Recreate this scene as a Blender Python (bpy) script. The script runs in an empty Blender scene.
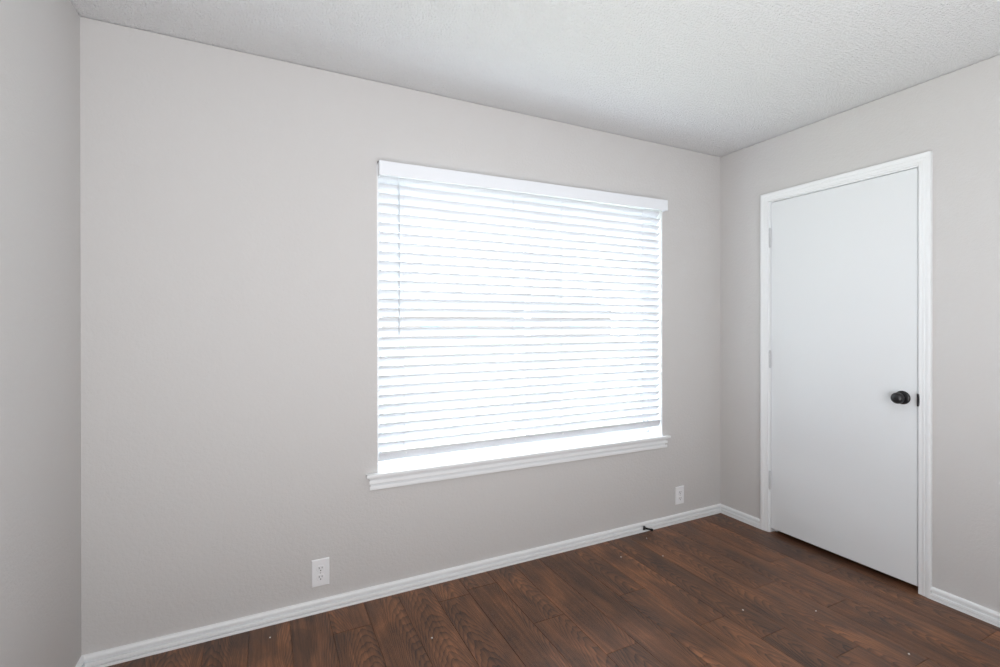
import bpy, bmesh, math, random
from mathutils import Vector, Matrix
random.seed(7)
sc = bpy.context.scene
COL = sc.collection

# ------------------------------------------------------------------ camera
def rad(d): return math.radians(d)
W, XL, XR, H = 2.298, -0.6106, 2.8182, 2.44        # window wall, left wall, door wall, ceiling
YB = -1.75                                         # wall behind the camera
yaw, pitch, roll = rad(26.2), rad(-0.095), rad(-0.0586)
F = Vector((math.sin(yaw)*math.cos(pitch), math.cos(yaw)*math.cos(pitch), math.sin(pitch)))
R0 = Vector((math.cos(yaw), -math.sin(yaw), 0)); U0 = R0.cross(F)
Rv = R0*math.cos(roll) + U0*math.sin(roll); Uv = U0*math.cos(roll) - R0*math.sin(roll)
cam = bpy.data.cameras.new('camera'); cam.sensor_width = 36; cam.lens = 481.04/1000*36
cam.shift_y = (325.26-333.5)/1000; cam.clip_start = 0.02
co = bpy.data.objects.new('camera', cam); COL.objects.link(co)
M3 = Matrix((Rv, Uv, -F)).transposed()
co.matrix_world = Matrix.Translation((0, 0, 1.2888)) @ M3.to_4x4()
sc.camera = co

# ------------------------------------------------------------------ light, exposure
sc.view_settings.view_transform = 'Standard'; sc.view_settings.look = 'None'
sc.view_settings.gamma = 1; sc.view_settings.use_curve_mapping = False
sc.view_settings.exposure = 0.12
cy = sc.cycles
cy.use_denoising = True; cy.use_adaptive_sampling = False; cy.use_guiding = True
cy.max_bounces = 14; cy.diffuse_bounces = 10; cy.glossy_bounces = 4
cy.transparent_max_bounces = 16; cy.sample_clamp_indirect = 14.0; cy.caustics_reflective = False; cy.caustics_refractive = False

wd = bpy.data.worlds.new('sky'); sc.world = wd; wd.use_nodes = True
bg = wd.node_tree.nodes['Background']; bg.inputs[0].default_value = (0.88, 0.94, 1.0, 1); bg.inputs[1].default_value = 13.0

sun = bpy.data.lights.new('sun', 'SUN'); sun.energy = 4.0; sun.angle = rad(0.6); sun.color = (1, .98, .96)
so = bpy.data.objects.new('sun', sun); COL.objects.link(so)
so.rotation_euler = Vector((0.60, 0.20, -1.0)).to_track_quat('-Z', 'Y').to_euler()

def area(name, loc, target, sx, sy, power, color):
    l = bpy.data.lights.new(name, 'AREA'); l.shape = 'RECTANGLE'; l.size = sx; l.size_y = sy
    l.energy = power; l.color = color
    o = bpy.data.objects.new(name, l); COL.objects.link(o); o.location = loc
    o.rotation_euler = (Vector(target)-Vector(loc)).to_track_quat('-Z', 'Y').to_euler()
    return o
# unseen fill light added behind the camera, aimed up at the ceiling
area('bounce_fill', (.75, -.40, .50), (.85, -.10, 2.44), 1.3, 1.3, 46, (.955, .975, 1.0))
area('front_fill', (.20, -1.30, 1.25), (.60, 2.0, 1.15), 1.2, 1.2, 34, (.965, .98, 1.0))  # second added fill light, facing the window wall to lift its lower part

# ------------------------------------------------------------------ materials
def mat(name, color=(.8, .8, .8), rough=.5, spec=.5, metal=0):
    m = bpy.data.materials.new(name); m.use_nodes = True
    b = m.node_tree.nodes['Principled BSDF']
    b.inputs['Base Color'].default_value = (*color, 1); b.inputs['Roughness'].default_value = rough
    b.inputs['Specular IOR Level'].default_value = spec; b.inputs['Metallic'].default_value = metal
    return m
def N(m, t, **kw):
    n = m.node_tree.nodes.new(t)
    for k, v in kw.items(): setattr(n, k, v)
    return n
def LK(m, a, b): m.node_tree.links.new(a, b)
def bsdf(m): return m.node_tree.nodes['Principled BSDF']
def math_n(m, op, a, b=None, c=None):
    n = N(m, 'ShaderNodeMath', operation=op)
    for i, v in enumerate((a, b, c)):
        if v is None: continue
        if isinstance(v, (int, float)): n.inputs[i].default_value = v
        else: LK(m, v, n.inputs[i])
    return n.outputs[0]
def bump(m, layers, dist):
    """layers: list of (scale, detail, weight)"""
    tc = N(m, 'ShaderNodeTexCoord'); h = None
    for s, d, w in layers:
        nt = N(m, 'ShaderNodeTexNoise'); nt.inputs['Scale'].default_value = s; nt.inputs['Detail'].default_value = d
        LK(m, tc.outputs['Object'], nt.inputs['Vector'])
        v = math_n(m, 'MULTIPLY', nt.outputs['Fac'], w)
        h = v if h is None else math_n(m, 'ADD', h, v)
    b = N(m, 'ShaderNodeBump'); b.inputs['Strength'].default_value = 1; b.inputs['Distance'].default_value = dist
    LK(m, h, b.inputs['Height']); LK(m, b.outputs['Normal'], bsdf(m).inputs['Normal'])

m_wall = mat('wall_paint', (.600, .588, .580), .75, .25)
bump(m_wall, [(75, 2, 1), (210, 2, .5)], .0011)
m_ceil = mat('ceiling_texture', (.86, .865, .87), .9, .1)
bump(m_ceil, [(105, 3, 1), (260, 2, .6)], .014)
m_trim = mat('trim_white', (.83, .845, .855), .38, .4)
m_door = mat('door_white', (.765, .785, .80), .42, .4)
bump(m_door, [(9, 2, 1), (220, 1, .08)], .0012)
m_blind = mat('blind_white', (.67, .685, .715), .45, .4)
m_val = mat('valance_white', (.83, .855, .895), .45, .4)
m_house_window = mat('house_window', (.12, .14, .17), .4)
m_vinyl = mat('window_vinyl', (.82, .85, .88), .4, .4)
m_plate = mat('outlet_plastic', (.84, .85, .87), .3, .45)
m_slot = mat('outlet_slot', (.02, .02, .022), .6)
m_black = mat('black_metal', (.012, .012, .014), .32, .5)
m_rubber = mat('black_rubber', (.014, .014, .015), .6, .3)
m_hinge = mat('hinge_paint', (.60, .61, .62), .4, .4)
m_wand = mat('wand_plastic', (.62, .66, .70), .35, .4)
m_screw = mat('screw_metal', (.6, .6, .6), .35, .5, .6)
m_chip = mat('paint_chip', (.75, .73, .70), .6)
m_dark = mat('closet_shade', (.03, .027, .025), .8)  # shade put into the colour, so the gap under the door stays black
m_grass = mat('grass', (.16, .21, .09), .9, .1)
nt = N(m_grass, 'ShaderNodeTexNoise'); nt.inputs['Scale'].default_value = 3; nt.inputs['Detail'].default_value = 6
rp = N(m_grass, 'ShaderNodeValToRGB'); rp.color_ramp.elements[0].color = (.17, .175, .13, 1); rp.color_ramp.elements[1].color = (.25, .25, .20, 1)
tcg = N(m_grass, 'ShaderNodeTexCoord'); LK(m_grass, tcg.outputs['Object'], nt.inputs['Vector'])
LK(m_grass, nt.outputs['Fac'], rp.inputs[0]); LK(m_grass, rp.outputs[0], bsdf(m_grass).inputs['Base Color'])
m_road = mat('concrete_drive', (.30, .30, .30), .9, .1)
m_brick = mat('house_siding', (.17, .15, .145), .85, .2)
m_roof = mat('roof_shingle', (.07, .068, .07), .9, .1)

m_glass = bpy.data.materials.new('window_glass'); m_glass.use_nodes = True
t = m_glass.node_tree; t.nodes.clear()
o_ = t.nodes.new('ShaderNodeOutputMaterial'); tr = t.nodes.new('ShaderNodeBsdfTransparent'); gl = t.nodes.new('ShaderNodeBsdfGlossy')
mx = t.nodes.new('ShaderNodeMixShader'); lw = t.nodes.new('ShaderNodeLayerWeight'); pw = t.nodes.new('ShaderNodeMath'); fr = t.nodes.new('ShaderNodeMath')
tr.inputs[0].default_value = (.93, .95, .95, 1); gl.inputs['Roughness'].default_value = .02
pw.operation = 'POWER'; pw.inputs[1].default_value = 5; fr.operation = 'MULTIPLY_ADD'; fr.inputs[1].default_value = .9; fr.inputs[2].default_value = .03
t.links.new(lw.outputs['Facing'], pw.inputs[0]); t.links.new(pw.outputs[0], fr.inputs[0])
t.links.new(fr.outputs[0], mx.inputs[0]); t.links.new(tr.outputs[0], mx.inputs[1]); t.links.new(gl.outputs[0], mx.inputs[2]); t.links.new(mx.outputs[0], o_.inputs[0])

def wood_floor():
    m = mat('wood_planks', (.1, .05, .03), .4, .42)
    at = N(m, 'ShaderNodeAttribute'); at.attribute_name = 'plank'       # r: tone, g: offset, b: grain centre
    uv = N(m, 'ShaderNodeUVMap'); uv.uv_map = 'plank_uv'                # x across plank (m, centred), y along (m)
    sx = N(m, 'ShaderNodeSeparateXYZ'); LK(m, uv.outputs[0], sx.inputs[0])
    sa = N(m, 'ShaderNodeSeparateColor'); LK(m, at.outputs['Color'], sa.inputs[0])
    x, y = sx.outputs[0], sx.outputs[1]; tone, off, cen = sa.outputs
    yo = math_n(m, 'MULTIPLY_ADD', off, 37.0, y)
    xo = math_n(m, 'MULTIPLY_ADD', off, 91.0, x)
    def noise(sx_, sy_, det, rough=.5, dist=0):
        cb = N(m, 'ShaderNodeCombineXYZ')
        LK(m, math_n(m, 'MULTIPLY', xo, sx_), cb.inputs[0]); LK(m, math_n(m, 'MULTIPLY', yo, sy_), cb.inputs[1])
        nn = N(m, 'ShaderNodeTexNoise'); nn.inputs['Scale'].default_value = 1; nn.inputs['Detail'].default_value = det
        nn.inputs['Roughness'].default_value = rough; nn.inputs['Distortion'].default_value = dist
        LK(m, cb.outputs[0], nn.inputs['Vector']); return nn.outputs['Fac']
    # cathedral grain: parabolic contour lines along the plank, centre shifted per plank
    wob = noise(9, 2.2, 3, .55)
    wob2 = noise(60, 14, 2, .5)
    xc = math_n(m, 'ADD', x, math_n(m, 'MULTIPLY_ADD', cen, .22, -.11))
    xc = math_n(m, 'ADD', xc, math_n(m, 'MULTIPLY_ADD', noise(2, 1.6, 1), .09, -.045))
    f = math_n(m, 'MULTIPLY', math_n(m, 'MULTIPLY', xc, xc), 900)
    f = math_n(m, 'ADD', f, math_n(m, 'MULTIPLY', yo, 19))
    f = math_n(m, 'ADD', f, math_n(m, 'MULTIPLY', wob, 5))
    f = math_n(m, 'ADD', f, math_n(m, 'MULTIPLY', wob2, .6))
    fr_ = math_n(m, 'FRACT', f)
    line = math_n(m, 'POWER', fr_, 2.6)                                  # sharp late-wood edge
    pores = noise(420, 9, 2, .6)
    streak = noise(75, 2.0, 4, .6)
    smudge = noise(8, 3.2, 4, .6, .6)
    v = math_n(m, 'MULTIPLY_ADD', line, -.32, .58)
    v = math_n(m, 'ADD', v, math_n(m, 'MULTIPLY_ADD', pores, .40, -.20))
    v = math_n(m, 'ADD', v, math_n(m, 'MULTIPLY_ADD', streak, .72, -.36))
    v = math_n(m, 'ADD', v, math_n(m, 'MULTIPLY_ADD', smudge, 1.0, -.5))
    v = math_n(m, 'ADD', v, math_n(m, 'MULTIPLY_ADD', tone, .13, -.065))
    v = math_n(m, 'MULTIPLY_ADD', v, 1.12, -.045)
    rp = N(m, 'ShaderNodeValToRGB'); LK(m, v, rp.inputs[0])
    e = rp.color_ramp.elements
    e[0].position = .05; e[0].color = (.026, .0145, .0105, 1)
    e[1].position = .95; e[1].color = (.35, .150, .068, 1)
    k = e.new(.36); k.color = (.088, .042, .024, 1)
    k = e.new(.62); k.color = (.180, .077, .037, 1)
    LK(m, rp.outputs[0], bsdf(m).inputs['Base Color'])
    rr = math_n(m, 'MULTIPLY_ADD', smudge, .22, .30); LK(m, rr, bsdf(m).inputs['Roughness'])
    b = N(m, 'ShaderNodeBump'); b.inputs['Strength'].default_value = .6; b.inputs['Distance'].default_value = .0006
    hh = math_n(m, 'ADD', pores, math_n(m, 'MULTIPLY', line, -.8)); LK(m, hh, b.inputs['Height'])
    LK(m, b.outputs['Normal'], bsdf(m).inputs['Normal'])
    return m
m_floor = wood_floor()

# ------------------------------------------------------------------ mesh helpers
def box(bm, x0, x1, y0, y1, z0, z1):
    v = [bm.verts.new(p) for p in ((x0,y0,z0),(x1,y0,z0),(x1,y1,z0),(x0,y1,z0),(x0,y0,z1),(x1,y0,z1),(x1,y1,z1),(x0,y1,z1))]
    for f in ((0,3,2,1),(4,5,6,7),(0,1,5,4),(1,2,6,5),(2,3,7,6),(3,0,4,7)): bm.faces.new([v[i] for i in f])
    return v
def loft(bm, rings, cap=True):
    vs = [[bm.verts.new(p) for p in r] for r in rings]; n = len(rings[0])
    for a, b in zip(vs, vs[1:]):
        for i in range(n): bm.faces.new((a[i], a[(i+1) % n], b[(i+1) % n], b[i]))
    if cap: bm.faces.new(vs[0][::-1]); bm.faces.new(vs[-1])
def lathe(bm, profile, centre, axis, seg=32):
    """profile: (distance along axis, radius)"""
    ax = Vector(axis).normalized(); q = Vector((0, 0, 1)).rotation_difference(ax)
    rings = []
    for d, r in profile:
        rings.append([tuple(Vector(centre) + q @ Vector((r*math.cos(2*math.pi*i/seg), r*math.sin(2*math.pi*i/seg), d))) for i in range(seg)])
    loft(bm, rings)
def rod(bm, a, b, r, seg=12):
    a = Vector(a); b = Vector(b); lathe(bm, [(0, r), ((b-a).length, r)], a, b-a, seg)
def obj(name, bm, m, parent=None, smooth=False, bevel=0, seg=2):
    bmesh.ops.recalc_face_normals(bm, faces=bm.faces)
    me = bpy.data.meshes.new(name); bm.to_mesh(me); bm.free(); me.materials.append(m)
    if smooth:
        for p in me.polygons: p.use_smooth = True
        me.set_sharp_from_angle(angle=rad(38))
    o = bpy.data.objects.new(name, me); COL.objects.link(o)
    if parent: o.parent = parent
    if bevel:
        b = o.modifiers.new('bevel', 'BEVEL'); b.width = bevel; b.segments = seg; b.limit_method = 'ANGLE'
    return o
def struct(name, bm, m, **kw):
    o = obj(name, bm, m, **kw); o['kind'] = 'structure'; return o
def tag(o, label, cat, group=None):
    o['label'] = label; o['category'] = cat
    if group: o['group'] = group
    return o
def empty(name, loc):
    o = bpy.data.objects.new(name, None); COL.objects.link(o); o.location = loc; o.empty_display_size = .05
    return o
def part(name, bm, m, root, **kw):
    """bm is in world space; the part is stored relative to its root's origin"""
    off = Vector((0, 0, 0)); p = root
    while p: off += p.location; p = p.parent
    for v in bm.verts: v.co -= off
    return obj(name, bm, m, root, **kw)

# ------------------------------------------------------------------ the room
T = .20                                               # wall thickness
OX0, OX1, OZ0, OZ1 = .4825, 2.2865, .5690, 2.045      # window opening
bm = bmesh.new()
zt = H-.0032                                          # the drywall stops just short of the ceiling
def wall_back(y0, y1, z1):
    box(bm, XL-.02, OX0, y0, y1, 0, z1); box(bm, OX1, XR+.02, y0, y1, 0, z1)
    box(bm, OX0, OX1, y0, y1, 0, OZ0); box(bm, OX0, OX1, y0, y1, OZ1, z1)
wall_back(W, W+.02, zt); wall_back(W+.02, W+T, H)
struct('wall_back', bm, m_wall)

bm = bmesh.new(); box(bm, XL-.02, XL, YB-.1, W+.01, 0, zt); box(bm, XL-T, XL-.02, YB-.1, W+T, 0, H); struct('wall_left', bm, m_wall)

DY0, DY1, DZ = 1.1805, 1.9400, 2.0490                 # door opening inside the casing
bm = bmesh.new()
for a, b, z in ((XR, XR+.02, zt), (XR+.02, XR+.12, H)):
    box(bm, a, b, YB-.1, DY0-.012, 0, z); box(bm, a, b, DY1+.012, W+.01, 0, z); box(bm, a, b, DY0-.012, DY1+.012, DZ+.012, z)
struct('wall_right', bm, m_wall)

# wall behind the camera
bm = bmesh.new(); box(bm, XL, XR, YB-.1, YB, 0, H)
struct('wall_front', bm, m_wall)

bm = bmesh.new(); box(bm, XL-T, XR+1.3, YB-.1, W+T, H, H+.2); struct('ceiling', bm, m_ceil)

# closet space behind the door, its walls coloured near black for shade
bm = bmesh.new()
box(bm, XR+.72, XR+.8, DY0-.4, DY1+.36, 0, H); box(bm, XR+.12, XR+.8, DY0-.48, DY0-.4, 0, H); box(bm, XR+.12, XR+.8, DY1+.356, DY1+.44, 0, H)
struct('wall_closet', bm, m_dark)

# ------------------------------------------------------------------ floor of wide planks
PW, PX = .1570, .5720
known = {(.729): [2.128, .93, -.30], (.258): [2.10, .88, -.34], (1.200): [1.50, .28, -.94], (1.828): [1.297, .08, -1.1],
         (1.985): [1.094, -.12, -1.3], (2.613): [.89, 1.487, -.3, -1.2], (2.299): [1.305, .09, -1.1]}
bm = bmesh.new(); col = bm.loops.layers.float_color.new('plank'); uvl = bm.loops.layers.uv.new('plank_uv')
k0 = int(math.floor((XL-.05-PX)/PW)); k1 = int(math.ceil((XR+.8-PX)/PW)); yend0, yend1 = YB-.1, W+.02
for k in range(k0, k1+1):
    xa, xb = PX+k*PW, PX+(k+1)*PW
    js = None
    for kx, v in known.items():
        if abs(kx-xa) < .02: js = sorted(v)
    if js is None:
        s = random.uniform(-2.9, -1.7); js = []
        while s < yend1: js.append(s); s += random.choice((1.22, 1.22, .9, .62))
        js = [j for j in js if yend0+.05 < j < yend1-.12]
    ys = [yend0]+js+[yend1]
    for a, b in zip(ys, ys[1:]):
        g, d = .0003, .0007                            # groove half width and chamfer
        c = (random.random(), random.random(), random.random(), 1)
        xm = (xa+xb)/2
        if xb > XR+.8: continue
        lo = [bm.verts.new((x, y, -.004)) for x, y in ((xa+g, a+g), (xb-g, a+g), (xb-g, b-g), (xa+g, b-g))]
        up = [bm.verts.new((x, y, 0)) for x, y in ((xa+g+d, a+g+d), (xb-g-d, a+g+d), (xb-g-d, b-g-d), (xa+g+d, b-g-d))]
        fs = [bm.faces.new(up)]+[bm.faces.new((lo[i], lo[(i+1) % 4], up[(i+1) % 4], up[i])) for i in range(4)]
        for f in fs:
            for l in f.loops: l[col] = c; l[uvl].uv = (l.vert.co.x-xm, l.vert.co.y)
base = box(bm, XL-.02, XR+.8, yend0, yend1, -.06, -.003)
for v in base:
    for l in v.link_loops: l[col] = (0, 0, 0, 1)
struct('floor', bm, m_floor)

# ------------------------------------------------------------------ baseboards (profile: offset from wall, height)
BASE = [(0, 0), (.0165, 0), (.0168, .0090), (.0160, .0104), (.0070, .0090), (.0070, .0128), (.0150, .0142), (.0156, .0165), (.0152, .0272), (.0142, .0290),
        (.0020, .0250), (.0020, .0372), (.0118, .0374), (.0126, .0400), (.0122, .0465), (.0098, .0522), (.0052, .0555), (0, .0560)]
def sweep(bm, prof, a, b, n, ca=0, cb=0):
    """profile swept from a to b along the wall, n is the direction away from the wall; ca/cb mitre slopes at the ends"""
    a = Vector(a); b = Vector(b); n = Vector(n); d = (b-a).normalized()
    rings = []
    for p, s in ((a, ca), (b, -cb)):
        rings.append([tuple(p + n*o + Vector((0, 0, z)) + d*(s*o)) for o, z in prof])
    loft(bm, rings)
bm = bmesh.new(); sweep(bm, BASE, (XL, W, 0), (XR, W, 0), (0, -1, 0), 1, 1); struct('baseboard_back', bm, m_trim, smooth=True)
bm = bmesh.new(); sweep(bm, BASE, (XL, YB, 0), (XL, W, 0), (1, 0, 0), 0, 1); struct('baseboard_left', bm, m_trim, smooth=True)
bm = bmesh.new(); sweep(bm, BASE, (XR, W, 0), (XR, 1.9905, 0), (-1, 0, 0), 1, 0)
sweep(bm, BASE, (XR, 1.1295, 0), (XR, YB, 0), (-1, 0, 0)); struct('baseboard_right', bm, m_trim, smooth=True)

# ------------------------------------------------------------------ door
CAS = [(0, 0), (0, .0085), (.0020, .0102), (.0120, .0108), (.0136, .0096), (.0150, .0098), (.0170, .0116), (.0280, .0130), (.0296, .0120),
       (.0310, .0122), (.0330, .0142), (.0440, .0158), (.0510, .0160), (.0535, .0150), (.0535, 0)]   # from inner edge outwards, thickness
bm = bmesh.new()
def cas_ring(corner, dirv):
    return [(XR-t, corner[0]+dirv[0]*w*.944, corner[1]+dirv[1]*w*.944) for w, t in CAS]
ci0, ci1, cz = DY1, DY0, DZ
loft(bm, [cas_ring((ci0, 0), (1, 0)), cas_ring((ci0, cz), (1, 1)), cas_ring((ci1, cz), (-1, 1)), cas_ring((ci1, 0), (-1, 0))])
struct('trim_1', bm, m_trim, smooth=True)
# jamb lining the opening, with the stop the door closes against
bm = bmesh.new()
box(bm, XR-.0005, XR+.12, DY1-.006, DY1+.012, 0, DZ-.006); box(bm, XR-.0005, XR+.12, DY0-.012, DY0+.003, 0, DZ-.006)
box(bm, XR-.0005, XR+.12, DY0-.012, DY1+.012, DZ-.006, DZ+.012)
box(bm, XR+.042, XR+.075, DY1-.018, DY1-.006, 0, DZ-.006); box(bm, XR+.042, XR+.075, DY0+.003, DY0+.015, 0, DZ-.006)
box(bm, XR+.042, XR+.075, DY0+.003, DY1-.006, DZ-.018, DZ-.006)
struct('trim_2', bm, m_trim)
bm = bmesh.new(); box(bm, XR+.002, XR+.037, DY0+.0065, DY1-.0085, .027, DZ-.0095)
door = struct('door_1', bm, m_door, bevel=.0012)
for z0, z1 in ((1.768, 1.879), (1.023, 1.122), (.272, .377)):
    bm = bmesh.new(); yh = DY1-.0073; xh = XR-.0058
    n = 5; L = (z1-z0)/n
    for i in range(n): lathe(bm, [(.0005, .0056), (.0013, .0066), (L-.0013, .0066), (L-.0005, .0056)], (xh, yh, z0+i*L), (0, 0, 1), 16)
    lathe(bm, [(0, .0036), (z1-z0, .0036)], (xh, yh, z0), (0, 0, 1), 12)
    lathe(bm, [(0, .0030), (.002, .0052), (.0045, .0045), (.006, .001)], (xh, yh, z1-.0002), (0, 0, 1), 16)
    lathe(bm, [(-.006, .001), (-.0045, .0045), (-.002, .0052), (0, .0030)], (xh, yh, z0+.0002), (0, 0, 1), 16)
    box(bm, xh, XR+.004, yh-.0016, yh+.0012, z0+.001, z1-.001)
    obj('hinge', bm, m_hinge, door, smooth=True)
ky, kz = 1.2485, .9275
bm = bmesh.new(); lathe(bm, [(-.001, .0330), (.0025, .0332), (.0060, .0310), (.0085, .0250), (.0095, .0150)], (XR+.002, ky, kz), (-1, 0, 0), 40)
rose = obj('door_rose', bm, m_black, door, smooth=True)
prof = [(.004, .0150), (.012, .0118), (.024, .0112), (.0265, .0135)]
for i in range(1, 18):
    a = math.pi*(i/18); prof.append((.0465-.0200*math.cos(a), max(.0275*math.sin(a)**.82, .004)))
prof = [p for p in prof[:4]]+[p for p in prof[4:] if p[0] > .0268]
bm = bmesh.new(); lathe(bm, prof, (XR+.002, ky, kz), (-1, 0, 0), 40)
obj('door_knob', bm, m_black, door, smooth=True)
bm = bmesh.new(); lathe(bm, [(0, .0036), (.0012, .0036)], (XR+.002-.0664, ky, kz), (-1, 0, 0), 16)
obj('knob_button', bm, m_rubber, rose, smooth=True)
# black strike plate lip on the latch side of the frame
bm = bmesh.new()
ring = []
for i in range(13):
    a = math.pi*i/12; ring.append((.5*.060*math.cos(a), .0042*math.sin(a)**.6 if 0 < i < 12 else 0))
loft(bm, [[(XR-.0115, DY0+.0052-.0068+w*-1.0, kz-.003+z) for z, w in ring], [(XR-.0005, DY0+.0052-.0068+w*-1.0, kz-.003+z) for z, w in ring]])
box(bm, XR-.0112, XR+.03, DY0+.0030, DY0+.0044, kz-.033, kz+.027)
obj('strike_plate', bm, m_black, door)

# ------------------------------------------------------------------ window
win = empty('window_1', ((OX0+OX1)/2, W, OZ0)); win['kind'] = 'structure'
FY0, FY1 = W+.118, W+.180
LN = .006
bm = bmesh.new()                                       # painted lining of the opening
box(bm, OX0, OX0+LN, W-.0006, FY0+.03, OZ0, OZ1); box(bm, OX1-LN, OX1, W-.0006, FY0+.03, OZ0, OZ1); box(bm, OX0+LN, OX1-LN, W-.0006, FY0+.03, OZ1-LN, OZ1)
part('window_lining', bm, m_trim, win)
ST = .5850                                             # top of the stool
def tilt(bm, k):                                       # the trim is not perfectly level
    for v in bm.verts: v.co.z += k*(v.co.x-1.384)
bm = bmesh.new()
pts = [(.4290, W-.031), (2.3300, W-.031), (2.3300, W), (OX1, W), (OX1, FY0+.03), (OX0, FY0+.03), (OX0, W), (.4290, W)]
loft(bm, [[(x, y, ST-.0165) for x, y in pts], [(x, y, ST) for x, y in pts]]); tilt(bm, -.0050)
part('window_sill', bm, m_trim, win, bevel=.004, seg=3)
AP = [(0, -.0620), (.0105, -.0620), (.0130, -.0600), (.0138, -.0500), (.0130, -.0446), (.0118, -.0428), (.0015, -.0470), (.0015, -.0345), (.0140, -.0340),
      (.0160, -.0315), (.0158, -.0180), (.0145, -.0160), (.0060, -.0185), (.0060, -.0105), (.0150, -.0100), (.0172, -.0060), (.0175, 0), (0, 0)]
bm = bmesh.new(); z = ST-.0165
rings = []
for x, s in ((.4520, -1), (2.3060, 1)):
    rings.append([(x+s*o*.55, W-o, z+h) for o, h in AP])
loft(bm, rings); tilt(bm, -.0050); part('window_apron', bm, m_trim, win, smooth=True)
# vinyl slider: outer frame, two sashes meeting in the middle, panes
fx0, fx1, fz0, fz1 = OX0+LN, OX1-LN, ST-.012, OZ1-LN
bm = bmesh.new(); fw = .020
box(bm, fx0, fx1, FY0, FY1, fz0, fz0+.012+.018); box(bm, fx0, fx1, FY0, FY1, fz1-fw, fz1); box(bm, fx0, fx0+fw, FY0, FY1, fz0+.030, fz1-fw); box(bm, fx1-fw, fx1, FY0, FY1, fz0+.030, fz1-fw)
part('window_frame', bm, m_vinyl, win, bevel=.002)
xm = 1.384
for x0, x1, yy in ((fx0+fw, xm+.022, FY0+.032), (xm-.022, fx1-fw, FY0+.008)):
    bm = bmesh.new(); s = .030; z0, z1 = fz0+.030, fz1-fw
    box(bm, x0, x0+s, yy, yy+.022, z0, z1); box(bm, x1-s, x1, yy, yy+.022, z0, z1); box(bm, x0+s, x1-s, yy, yy+.022, z0, z0+s); box(bm, x0+s, x1-s, yy, yy+.022, z1-s, z1)
    sash = part('window_sash', bm, m_vinyl, win, bevel=.0015)
    bm = bmesh.new(); box(bm, x0+s-.004, x1-s+.004, yy+.009, yy+.013, z0+s-.004, z1-s+.004)
    part('pane', bm, m_glass, sash)

# ------------------------------------------------------------------ blind
bl = tag(empty('window_blind', (1.3840, W+.02, 2.04)), 'white slatted horizontal blind, half open, filling the window above the sill', 'blind')
SX0, SX1 = .4925, 2.2730
bm = bmesh.new(); box(bm, SX0-.001, SX1+.003, W-.014, W+.046, 2.012, 2.0395)
part('headrail', bm, m_blind, bl, bevel=.002)
bm = bmesh.new(); VX0, VX1, VF = .4865, 2.2930, W-.040
vp = [(0, .0010), (.0030, 0), (.0090, 0), (.0110, .0020), (.0110, .0660), (.0095, .0675), (.0020, .0675), (0, .0655)]   # depth from front face, height
def vring(x, inset=0): return [(x, VF+d, 1.9965+h) for d, h in vp]
loft(bm, [vring(VX0), vring(VX1)])
box(bm, VX0, VX0+.008, VF+.0105, W-.0005, 1.998, 2.0625); box(bm, VX1-.008, VX1, VF+.0105, W-.0005, 1.998, 2.0625)
tilt(bm, .0095); part('valance', bm, m_val, bl)
bm = bmesh.new(); box(bm, VX0-.0015, VX0+.004, W-.014, W-.0005, 2.0505, 2.0595); part('valance_clip', bm, m_black, bl, bevel=.001)
NS, PITCH, ZTOP, TH = 29, .04573, 1.9610+.04573, rad(48)
SD, STH = .0500, .0022
YI = W+.006                                            # room-side edge of the slats
def slat_ring(x, zi, depth, th, crown, ang=None):
    out = []
    ang = TH if ang is None else ang
    cy_, sy_ = math.cos(ang), math.sin(ang)
    prof = []
    for i in range(7):
        u = i/6; prof.append((u*depth, crown*4*u*(1-u)+ (th/2 if 0 < i < 6 else th*.25)))
    for i in range(6, -1, -1):
        u = i/6; prof.append((u*depth, crown*4*u*(1-u)-(th/2 if 0 < i < 6 else th*.25)))
    for d, h in prof: out.append((x, YI+d*cy_+h*sy_, zi-d*sy_+h*cy_))
    return out
bm = bmesh.new()
for i in range(NS):
    zi = ZTOP-i*PITCH
    loft(bm, [slat_ring(SX0, zi, SD, STH, .0008), slat_ring(SX1, zi, SD, STH, .0008)])
part('slats', bm, m_blind, bl, smooth=True)
zr = ZTOP-NS*PITCH; RT, RD = rad(70), .0480
bm = bmesh.new(); loft(bm, [slat_ring(SX0, zr, RD, .0140, 0, RT), slat_ring(SX1, zr, RD, .0140, 0, RT)])
rail = part('bottom_rail', bm, m_blind, bl, bevel=.0015)
cs, sn = math.cos(TH), math.sin(TH)
for lx in (.6215, 1.2249, 1.5310, 2.1345):
    bm = bmesh.new()
    rod(bm, (lx-.006, YI-.0008, 1.995), (lx-.006, YI-.0008, zr-.004), .0008, 6)
    rod(bm, (lx-.006, YI+SD*cs+.0008, 1.995), (lx-.006, YI+SD*cs+.0008, zr-.020), .0008, 6)
    for i in range(NS):
        zi = ZTOP-i*PITCH-.0022
        rod(bm, (lx-.006, YI-.0008, zi), (lx-.006, YI+SD*cs+.0008, zi-SD*sn-.0012), .0005, 5)
    part('ladder_cord', bm, m_blind, bl)
    rc_, rs_ = math.cos(RT), math.sin(RT)
    pc = Vector((lx, YI+.012*rc_-.0070*rs_, zr-.012*rs_-.0070*rc_))
    bm = bmesh.new(); lathe(bm, [(-.001, .0050), (.0015, .0050), (.0030, .0035)], pc, (0, -rs_, -rc_), 16); part('plug', bm, m_trim, rail, smooth=True)
bm = bmesh.new(); wx, wy = .5862, W-.012
lathe(bm, [(0, .0030), (.004, .0045), (.09, .0042), (.10, .0036), (.715, .0034), (.722, .0022)], (wx, wy, 1.2340), (0, 0, 1), 6)
rod(bm, (wx, wy, 1.953), (wx, wy+.004, 2.002), .0016, 8); rod(bm, (wx, wy+.004, 2.002), (wx, wy+.016, 2.014), .0016, 8)
part('tilt_wand', bm, m_wand, bl, smooth=True)

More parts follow.
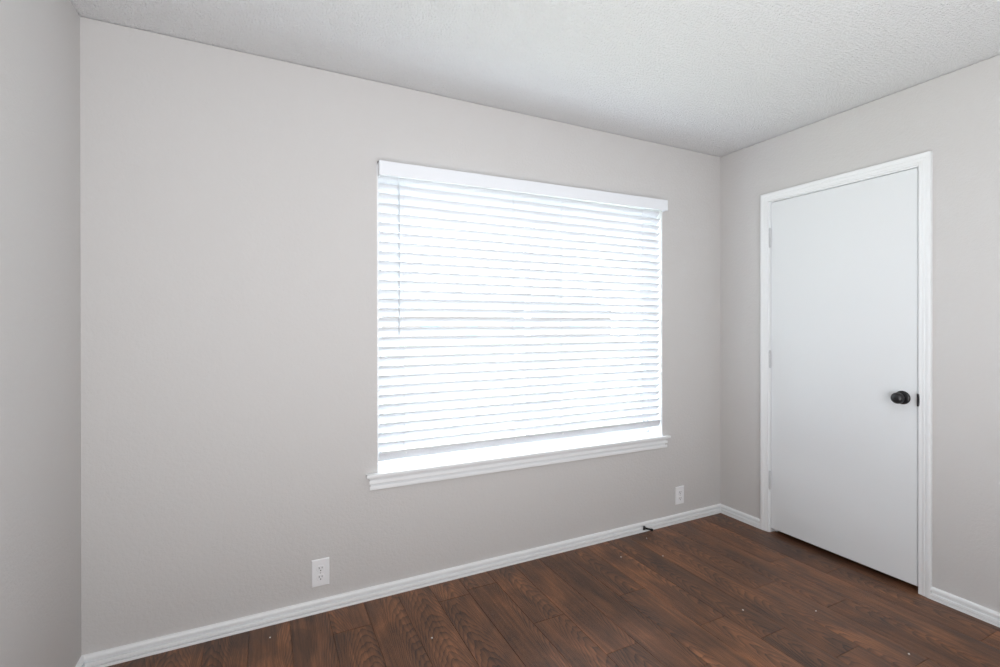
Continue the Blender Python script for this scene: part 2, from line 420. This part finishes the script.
# ------------------------------------------------------------------ outlets
def outlet(xc, zc, w, h, label):
    r = tag(empty('wall_outlet', (xc, W, zc)), label, 'outlet', 'wall outlets above the baseboard')
    bm = bmesh.new(); e = .0040
    loft(bm, [[(xc+sx*(w/2-i), W-d, zc+sz*(h/2-i)) for sx, sz in ((-1, -1), (1, -1), (1, 1), (-1, 1))] for i, d in ((0, 0), (0, .0022), (.0016, .0048), (e, .0060))])
    part('cover_plate', bm, m_plate, r)
    for s in (1, -1):
        cz_ = zc+s*.0195; bm = bmesh.new(); out = []
        for i in range(36):
            a = 2*math.pi*i/36; x = .0172*math.cos(a); z = max(-.0140, min(.0140, .0172*math.sin(a))); out.append((x, z))
        loft(bm, [[(xc+x*k, W-d, cz_+z*k) for x, z in out] for k, d in ((1, .0055), (1, .0072), (.96, .0080))])
        rc = part('receptacle', bm, m_plate, r, smooth=True)
        for x0, x1, z0, z1 in ((-.0076, -.0050, -.001, .0080), (.0050, .0074, .0002, .0072)):
            bm = bmesh.new(); box(bm, xc+x0, xc+x1, W-.0083, W-.0070, cz_+z0, cz_+z1); part('slot', bm, m_slot, rc)
        bm = bmesh.new(); lathe(bm, [(0, .0026), (.0013, .0026)], (xc, W-.0070, cz_-.0078), (0, -1, 0), 12); part('slot', bm, m_slot, rc)
    bm = bmesh.new(); lathe(bm, [(0, .0034), (.0010, .0032), (.0014, .0020)], (xc, W-.0059, zc), (0, -1, 0), 16); part('screw', bm, m_screw, r, smooth=True)
outlet(.2290, .1748, .0755, .1215, 'white duplex wall outlet with dark slots, low on the wall left of the window')
outlet(2.4335, .1745, .0735, .1140, 'white duplex wall outlet near the room corner, right of the window')

# ------------------------------------------------------------------ door stop on the baseboard
ds = tag(empty('door_stop', (2.117, W-.0118, .0260)), 'small black door stop screwed into the white baseboard under the window', 'door stop')
p0 = Vector((2.1170, W-.0110, .0250)); ax = Vector((.60, -.80, -.08)).normalized()
bm = bmesh.new(); lathe(bm, [(0, .0125), (.003, .0130), (.008, .0115), (.013, .0070), (.016, .0050)], p0, ax, 24); part('base', bm, m_black, ds, smooth=True)
bm = bmesh.new(); pr = [(.012, .0058)]
for i in range(14): pr += [(.014+i*.0022, .0062), (.0151+i*.0022, .0050)]
lathe(bm, pr+[(.046, .0056)], p0, ax, 16); part('spring', bm, m_rubber, ds, smooth=True)
bm = bmesh.new(); lathe(bm, [(.044, .0066), (.046, .0080), (.056, .0082), (.059, .0066)], p0, ax, 20); part('rubber_tip', bm, m_rubber, ds, smooth=True)

# ------------------------------------------------------------------ specks of paint on the floor
chips = [(.0227, 2.1954, .0042, 'floor left of the wall outlet, near the baseboard'), (.6202, 1.8967, .0045, 'wood grain arches below the window left end'),
         (1.7757, 2.0936, .0050, 'floor left of the door stop'), (1.9927, 1.9991, .0048, 'floor in front of the door stop'),
         (2.0700, 2.2080, .0040, 'floor right under the door stop'), (1.9389, 1.4613, .0052, 'open floor between window and door'),
         (2.2259, 1.3110, .0042, 'floor before the middle of the door'), (2.2609, .9792, .0045, 'floor near the bottom right of the photo')]
for x, y, r, where in chips:
    bm = bmesh.new(); n = 7; ring = [(r*random.uniform(.6, 1.1)*math.cos(2*math.pi*i/n), r*random.uniform(.6, 1.1)*math.sin(2*math.pi*i/n)) for i in range(n)]
    loft(bm, [[(a, b, 0) for a, b in ring], [(a*.95, b*.95, .0012) for a, b in ring], [(a*.5, b*.5, .0020) for a, b in ring]])
    o = obj('paint_fleck', bm, m_chip); o.location = (x, y, 0)
    tag(o, 'tiny white fleck of debris, ' + where, 'debris', 'white flecks on the wood floor')

# ------------------------------------------------------------------ outside the window
GZ = -.35
bm = bmesh.new(); box(bm, -30, 40, W+T, 60, GZ-.3, GZ); struct('ground', bm, m_grass)
bm = bmesh.new(); box(bm, -30, 40, 11, 17, GZ, GZ+.02); struct('street', bm, m_road)
hs = tag(empty('house', (14, 38, GZ)), 'low house far outside, only glimpsed as slivers through the blind slats', 'house')
bm = bmesh.new(); box(bm, 1, 31, 38, 46, GZ, GZ+2.6); part('wall', bm, m_brick, hs)
bm = bmesh.new(); loft(bm, [[(x, 37.4, GZ+2.55), (x, 46.6, GZ+2.55), (x, 42, GZ+4.6)] for x in (.5, 31.5)]); part('roof', bm, m_roof, hs)
for x in (4, 11.5, 20, 26):
    bm = bmesh.new(); box(bm, x, x+1.6, 37.94, 38.0, GZ+.9, GZ+2.1); part('window', bm, m_house_window, hs)
bm = bmesh.new(); box(bm, 15.5, 16.5, 37.94, 38.0, GZ, GZ+2.1); part('door', bm, m_house_window, hs)
